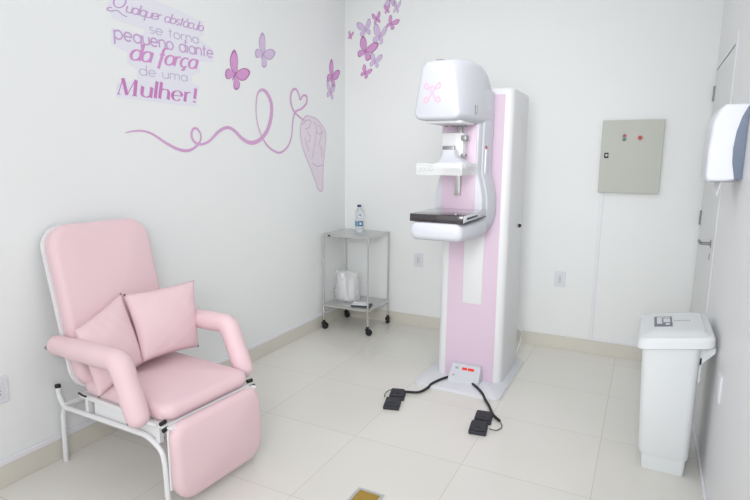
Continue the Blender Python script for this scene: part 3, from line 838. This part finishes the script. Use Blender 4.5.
# --- stroke letters (x-height = 1)
def arcp(cx, cy, rx, ry, a0, a1, n=18):
    return [(cx + rx * math.cos(math.radians(a0 + (a1 - a0) * i / n)), cy + ry * math.sin(math.radians(a0 + (a1 - a0) * i / n))) for i in range(n + 1)]
def ln(*p):
    out = []
    for a, b in zip(p, p[1:]):
        out += [(a[0] + (b[0] - a[0]) * k / 4, a[1] + (b[1] - a[1]) * k / 4) for k in range(4)]
    return out + [p[-1]]
bowl = arcp(.45, .5, .45, .5, 0, 360, 28)
GL = {
 'o': (.9, [bowl]), 'a': (.9, [bowl, ln((.9, 1), (.9, 0))]), 'd': (.9, [bowl, ln((.9, 1.65), (.9, 0))]),
 'q': (.9, [bowl, ln((.9, 1), (.9, -.6))]), 'b': (.9, [bowl, ln((0, 1.65), (0, 0))]), 'p': (.9, [bowl, ln((0, 1), (0, -.6))]),
 'e': (.9, [ln((.02, .5), (.9, .5))[:-1] + arcp(.45, .5, .45, .5, 0, 315, 24)]), 'c': (.8, [arcp(.45, .5, .45, .5, 50, 310, 22)]),
 'u': (.78, [ln((0, 1), (0, .4)) + arcp(.39, .39, .39, .39, 180, 360, 14)[1:] + ln((.78, .4), (.78, 1))[1:], ln((.78, .5), (.78, 0))]),
 'n': (.78, [ln((0, 1), (0, 0)), arcp(.39, .6, .39, .4, 180, 0, 14) + ln((.78, .6), (.78, 0))[1:]]),
 'h': (.78, [ln((0, 1.65), (0, 0)), arcp(.39, .6, .39, .4, 180, 0, 14) + ln((.78, .6), (.78, 0))[1:]]),
 'm': (1.3, [ln((0, 1), (0, 0)), arcp(.325, .65, .325, .35, 180, 0, 12) + ln((.65, .65), (.65, 0))[1:], arcp(.975, .65, .325, .35, 180, 0, 12) + ln((1.3, .65), (1.3, 0))[1:]]),
 'r': (.5, [ln((0, 1), (0, 0)), arcp(.4, .6, .4, .4, 180, 75, 10)]),
 'l': (.08, [ln((.04, 1.65), (.04, 0))]), 'i': (.08, [ln((.04, 1), (.04, 0)), ln((.04, 1.32), (.04, 1.45))]),
 't': (.5, [ln((.22, 1.45), (.22, 0)), ln((0, 1), (.5, 1))]),
 's': (.6, [arcp(.3, .75, .28, .25, 40, 270, 14) + arcp(.3, .25, .28, .25, 90, -140, 14)[1:]]),
 'f': (.6, [arcp(.55, 1.35, .28, .3, 60, 180, 10) + ln((.27, 1.35), (.27, -.5))[1:] , ln((.0, .95), (.55, .95))]),
 ' ': (.45, []),
 '!': (.2, [ln((.1, 1.5), (.1, .38)), ln((.1, .14), (.1, 0))]),
 'Q': (2.1, [catmull([(1.2, 2.3, 0), (.55, 2.15, 0), (.15, 1.4, 0), (.35, .65, 0), (.95, .35, 0), (1.6, .8, 0), (1.75, 1.7, 0), (1.3, 2.35, 0), (.7, 2.2, 0)], 7),
            catmull([(.2, .15, 0), (-.25, .0, 0), (-.3, -.35, 0), (.2, -.4, 0), (1.0, -.1, 0), (1.8, -.5, 0), (2.6, -.7, 0)], 7)]),
 'M': (1.5, [ln((.0, 0), (.2, 1.5)), ln((.2, 1.5), (.68, 0)), ln((.68, 0), (1.2, 1.5)), ln((1.25, 1.5), (1.3, 0)), ln((-.1, 0), (.15, 0)), ln((1.1, 0), (1.5, 0))]),
}
GL['á'] = (.9, GL['a'][1] + [ln((.4, 1.2), (.62, 1.5))])
GL['ç'] = (.8, GL['c'][1] + [catmull([(.45, 0, 0), (.55, -.16, 0), (.45, -.33, 0), (.25, -.32, 0)], 5)])
def line_of_text(txt, y0, y1, z, xh, thick, thin, slant, mat_, parent, gap=.22, rise=0.0, name='lettering', org=None):
    adv = 0; pl = []; words = []
    for c in txt:
        wd, strokes = GL[c]
        for k, s in enumerate(strokes): pl.append((len(words), WT.get(c, {}).get(k, 1.0), [(p[0] + adv, p[1]) for p in s]))
        if c == ' ': words.append(c)
        adv += wd + gap
    adv -= gap
    sx = (y1 - y0) / (adv + slant * 0.5)
    for wi in range(len(words) + 1):
        bm = B(); cnt = 0
        for w_, wt, s in pl:
            if w_ != wi: continue
            q = [(y0 + (p[0] + slant * p[1]) * sx, z + p[1] * xh + rise * p[0] / adv) for p in s]
            def wf(i, a):
                k = abs(math.sin(a)) ** 1.6
                return (thin + (thick - thin) * k * wt)
            stroke(bm, LEFT, q, wf, 0.0022 + 0.00006 * (cnt % 9), 0.0010); cnt += 1
        bm.transform(Matrix.Translation(-Vector(org)))
        link('word', bm, mat_, parent)
WT = {'M': {0: 0.05, 2: 0.05}}
QO = (0.0, -2.04, 1.80)
qt = thing('wall_quote_decal', 'purple lettering sticker high on the left wall', 'wall sticker', QO)
bm = B()
BK = [(-2.362, 2.344), (-2.079, 2.345), (-1.743, 2.311), (-1.747, 2.234), (-1.791, 2.209), (-1.665, 2.160), (-1.669, 2.087), (-1.799, 2.067), (-1.795, 2.008), (-1.865, 1.975), (-1.865, 1.941), (-1.808, 1.924), (-1.840, 1.796), (-2.409, 1.796), (-2.395, 1.870), (-2.27, 1.90), (-2.262, 1.955), (-2.324, 1.986), (-2.318, 2.034), (-2.417, 2.062), (-2.405, 2.143), (-2.21, 2.145), (-2.195, 2.175), (-2.395, 2.19), (-2.42, 2.25)]
ck = BK
f = [Vector((0.0004, a, b)) for a, b in ck]; g_ = [Vector((0.0012, a, b)) for a, b in ck]
loft(bm, [f, g_]); bm.transform(Matrix.Translation(-Vector(QO)))
link('sticker_backing', bm, M['vb'], qt)
line_of_text('Qualquer obstáculo', -2.405, -1.752, 2.236, 0.033, 0.009, 0.005, 0.35, M['v1'], qt, gap=.10, rise=0.017, org=QO)
line_of_text('se torna', -2.163, -1.800, 2.164, 0.033, 0.006, 0.0045, 0.0, M['v2'], qt, rise=0.01, org=QO)
line_of_text('pequeno diante', -2.392, -1.680, 2.092, 0.043, 0.0095, 0.0075, 0.0, M['v1'], qt, rise=0.018, org=QO)
line_of_text('da força', -2.306, -1.822, 2.002, 0.055, 0.019, 0.007, 0.35, M['v4'], qt, gap=.16, rise=0.02, org=QO)
line_of_text('de uma', -2.248, -1.905, 1.931, 0.033, 0.0055, 0.004, 0.0, M['v2'], qt, gap=.26, rise=0.008, org=QO)
line_of_text('Mulher!', -2.392, -1.842, 1.815, 0.056, 0.022, 0.004, 0.16, M['v5'], qt, gap=.36, rise=0.007, org=QO)

# --- ribbon line
RIB = [(-2.366, 1.617), (-2.304, 1.630), (-2.241, 1.632), (-2.176, 1.615), (-2.093, 1.573), (-2.005, 1.539), (-1.930, 1.531), (-1.869, 1.550), (-1.820, 1.591), (-1.814, 1.635), (-1.846, 1.667), (-1.879, 1.657), (-1.889, 1.617), (-1.867, 1.585), (-1.817, 1.572), (-1.743, 1.593), (-1.653, 1.657), (-1.572, 1.687), (-1.503, 1.672), (-1.420, 1.620), (-1.332, 1.595), (-1.238, 1.618), (-1.153, 1.680), (-1.099, 1.778), (-1.089, 1.881), (-1.137, 1.953), (-1.197, 1.971), (-1.247, 1.933), (-1.267, 1.833), (-1.255, 1.734), (-1.210, 1.644), (-1.129, 1.569), (-1.014, 1.531), (-0.93, 1.556), (-0.875, 1.60), (-0.840, 1.668), (-0.824, 1.760), (-0.790, 1.844), (-0.696, 1.883), (-0.627, 1.932), (-0.626, 1.983), (-0.677, 1.983), (-0.718, 1.948), (-0.734, 1.987), (-0.775, 2.022), (-0.824, 2.004), (-0.848, 1.948), (-0.828, 1.878), (-0.780, 1.836), (-0.715, 1.808), (-0.664, 1.792)]
RWK = [0.004, .009, .010, .012, .015, .017, .018, .015, .013, .012, .014, .015, .016, .015, .015, .016, .020, .020, .021, .024, .028, .030, .032, .034, .033, .026, .017, .012, .009, .008, .010, .013, .015, .014, .013, .012, .013, .014, .016, .016, .016, .015, .013, .014, .016, .017, .016, .015, .014, .012, .010]
cc = catmull([(a, b, w_) for (a, b), w_ in zip(RIB, RWK)], 8)
bm = B(); ws = [max(0.002, c.z) for c in cc]
stroke(bm, LEFT, [(c.x, c.y) for c in cc], lambda i, a: ws[i], 0.0018, 0.0010)
for k_, v_ in enumerate(bm.verts): v_.co.x += 0.000005 * (k_ // 4)
RO = Vector((0.0, -1.5, 1.53)); bm.transform(Matrix.Translation(-RO))
o = link('ribbon_decal', bm, M['rib'], loc=RO)
tag(o, 'curling pink ribbon line sticker ending in a heart on the left wall', 'wall sticker')
# --- hand
HAND = [(-0.706, 1.767), (-0.681, 1.797), (-0.636, 1.828), (-0.576, 1.828), (-0.486, 1.815), (-0.404, 1.775), (-0.344, 1.718), (-0.337, 1.648), (-0.357, 1.546), (-0.378, 1.443), (-0.387, 1.341), (-0.396, 1.218), (-0.465, 1.231), (-0.495, 1.283), (-0.549, 1.365), (-0.608, 1.454), (-0.670, 1.541), (-0.709, 1.635), (-0.720, 1.710)]
hp = [(p.x, p.y) for p in catmull([(a, b, 0) for a, b in HAND], 5, closed=True)]
HO = Vector((0, -0.53, 1.21))
hs = thing('hand_decal', 'pale pink drawn hand sticker pinching the ribbon end on the left wall', 'wall sticker', HO)
bm = B(); shape(bm, LEFT, hp, 0.0014, 0.0010); bm.transform(Matrix.Translation(-HO)); link('hand_shape', bm, M['handf'], hs)
bm = B()
stroke(bm, LEFT, hp + [hp[0]], lambda i, a: 0.008, 0.0024, 0.0008)
for L_ in ([(-0.692, 1.758), (-0.630, 1.794), (-0.566, 1.795), (-0.588, 1.745), (-0.648, 1.723)], [(-0.523, 1.788), (-0.480, 1.751), (-0.496, 1.662), (-0.527, 1.563), (-0.558, 1.484)],
           [(-0.450, 1.773), (-0.405, 1.725), (-0.414, 1.665), (-0.444, 1.620), (-0.45, 1.59)], [(-0.614, 1.706), (-0.579, 1.659), (-0.605, 1.616)], [(-0.488, 1.712), (-0.432, 1.694), (-0.382, 1.716)],
           [(-0.558, 1.454), (-0.474, 1.424), (-0.378, 1.439)], [(-0.66, 1.66), (-0.63, 1.60), (-0.60, 1.55)], [(-0.42, 1.60), (-0.40, 1.55), (-0.405, 1.50)]):
    c3 = [(p.x, p.y) for p in catmull([(a, b, 0) for a, b in L_], 5)]
    stroke(bm, LEFT, c3, lambda i, a: 0.008, 0.0024, 0.0008)
bm.transform(Matrix.Translation(-HO)); link('hand_outline', bm, M['handl'], hs)

# --- butterflies
UP_ = [(0.03, 0.02), (0.07, 0.34), (0.22, 0.68), (0.50, 0.95), (0.80, 1.05), (0.92, 0.94), (0.92, 0.66), (0.82, 0.36), (0.58, 0.10), (0.28, 0.0)]
LO_ = [(0.03, 0.0), (0.30, -0.01), (0.58, -0.08), (0.70, -0.30), (0.62, -0.54), (0.42, -0.64), (0.25, -0.54), (0.11, -0.30)]
def butterfly(wall, a, b, size, rot, kind, label, slim=(1.0, 1.0)):
    org = Vector(wall['axu']) * a + Vector(wall['axv']) * b
    t = thing('butterfly_decal', label, 'butterfly sticker', org, 0, 'butterfly stickers on the walls')
    mi, md = (M['bfm'], M['bfd']) if kind == 'm' else (M['bfp'], M['bfpd'])
    cr, sr = math.cos(rot), math.sin(rot)
    def tf(p, s, sc=1.0, c=(0, 0)):
        x = (c[0] + (p[0] - c[0]) * sc) * s * (slim[0] if s < 0 else slim[1]); y = c[1] + (p[1] - c[1]) * sc
        return ((x * cr - y * sr) * size, (x * sr + y * cr) * size)
    W0 = dict(wall); 
    for s in (-1, 1):
        bm = B()
        for q in (UP_, LO_):
            sm = [(p.x, p.y) for p in catmull([(x, y, 0) for x, y in q], 4, closed=True)]
            shape(bm, wall, [tf(p, s) for p in sm], 0.0012, 0.0008)
        wg = link('wing', bm, md, t)
        bm = B()
        for q, c in ((UP_, (0.42, 0.42)), (LO_, (0.32, -0.24))):
            sm = [(p.x, p.y) for p in catmull([(x, y, 0) for x, y in q], 4, closed=True)]
            shape(bm, wall, [tf(p, s, 0.84, (c[0] * 0.7, c[1] * 0.7)) for p in sm], 0.0020, 0.0007)
        link('wing_field', bm, mi, wg)
    bm = B()
    bp = [tf((0, 0.30 - 0.055 * k), 1) for k in range(14)]
    stroke(bm, wall, bp, lambda i, a: size * 0.09 * math.sin(PI * (i + 0.7) / 14.5), 0.0028, 0.0014)
    for s in (-1, 1):
        an = [tf(p, s) for p in ((0.01, 0.28), (0.07, 0.42), (0.17, 0.52))]
        stroke(bm, wall, an, lambda i, a: size * 0.02, 0.0026, 0.0014)
    link('body', bm, md, t)
D = math.radians
butterfly(LEFT, -1.475, 2.035, 0.125, D(-38), 'm', 'dark pink butterfly just right of the wall lettering', (0.9, 0.9))
butterfly(LEFT, -1.172, 2.215, 0.115, D(-38), 'p', 'pale lilac butterfly above the tall ribbon loop', (0.9, 0.9))
butterfly(LEFT, -0.225, 2.185, 0.12, D(-30), 'm', 'dark pink butterfly on the left wall nearest the corner', (0.8, 0.8))
butterfly(LEFT, -0.255, 2.055, 0.085, D(-10), 'p', 'pale lilac butterfly beneath the pink one near the corner', (0.9, 0.9))
butterfly(BACK, 0.206, 2.420, 0.105, D(-25), 'm', 'largest dark pink butterfly in the back wall cluster', (0.9, 1.0))
butterfly(BACK, 0.345, 2.530, 0.095, D(-15), 'p', 'lilac butterfly right above the largest dark pink one', (0.9, 0.6))
butterfly(BACK, 0.208, 2.600, 0.078, D(10), 'p', 'lilac butterfly left above the largest dark pink one', (1.1, 0.8))
butterfly(BACK, 0.315, 2.675, 0.055, D(10), 'm', 'small dark pink butterfly above the two lilac ones', (0.8, 0.8))
butterfly(BACK, 0.450, 2.625, 0.06, D(-30), 'm', 'dark pink butterfly at the right edge of the cluster', (0.8, 1.1))
butterfly(BACK, 0.440, 2.815, 0.08, D(0), 'p', 'topmost lilac butterfly cut by the picture edge', (0.9, 0.9))
butterfly(BACK, 0.500, 2.745, 0.06, D(-10), 'p', 'small lilac butterfly farthest right near the picture top', (0.6, 0.6))
butterfly(BACK, 0.412, 2.740, 0.045, D(5), 'm', 'tiny dark butterfly directly under the topmost lilac one', (0.7, 0.7))
butterfly(BACK, 0.300, 2.325, 0.07, D(-15), 'p', 'pale lilac butterfly just below the largest dark pink one', (0.9, 0.9))
butterfly(BACK, 0.205, 2.235, 0.06, D(-30), 'm', 'lowest dark pink butterfly of the back wall cluster', (0.9, 0.9))
butterfly(BACK, 0.055, 2.560, 0.04, D(-15), 'm', 'tiny dark pink butterfly alone nearest the corner on the back wall', (0.7, 0.7))
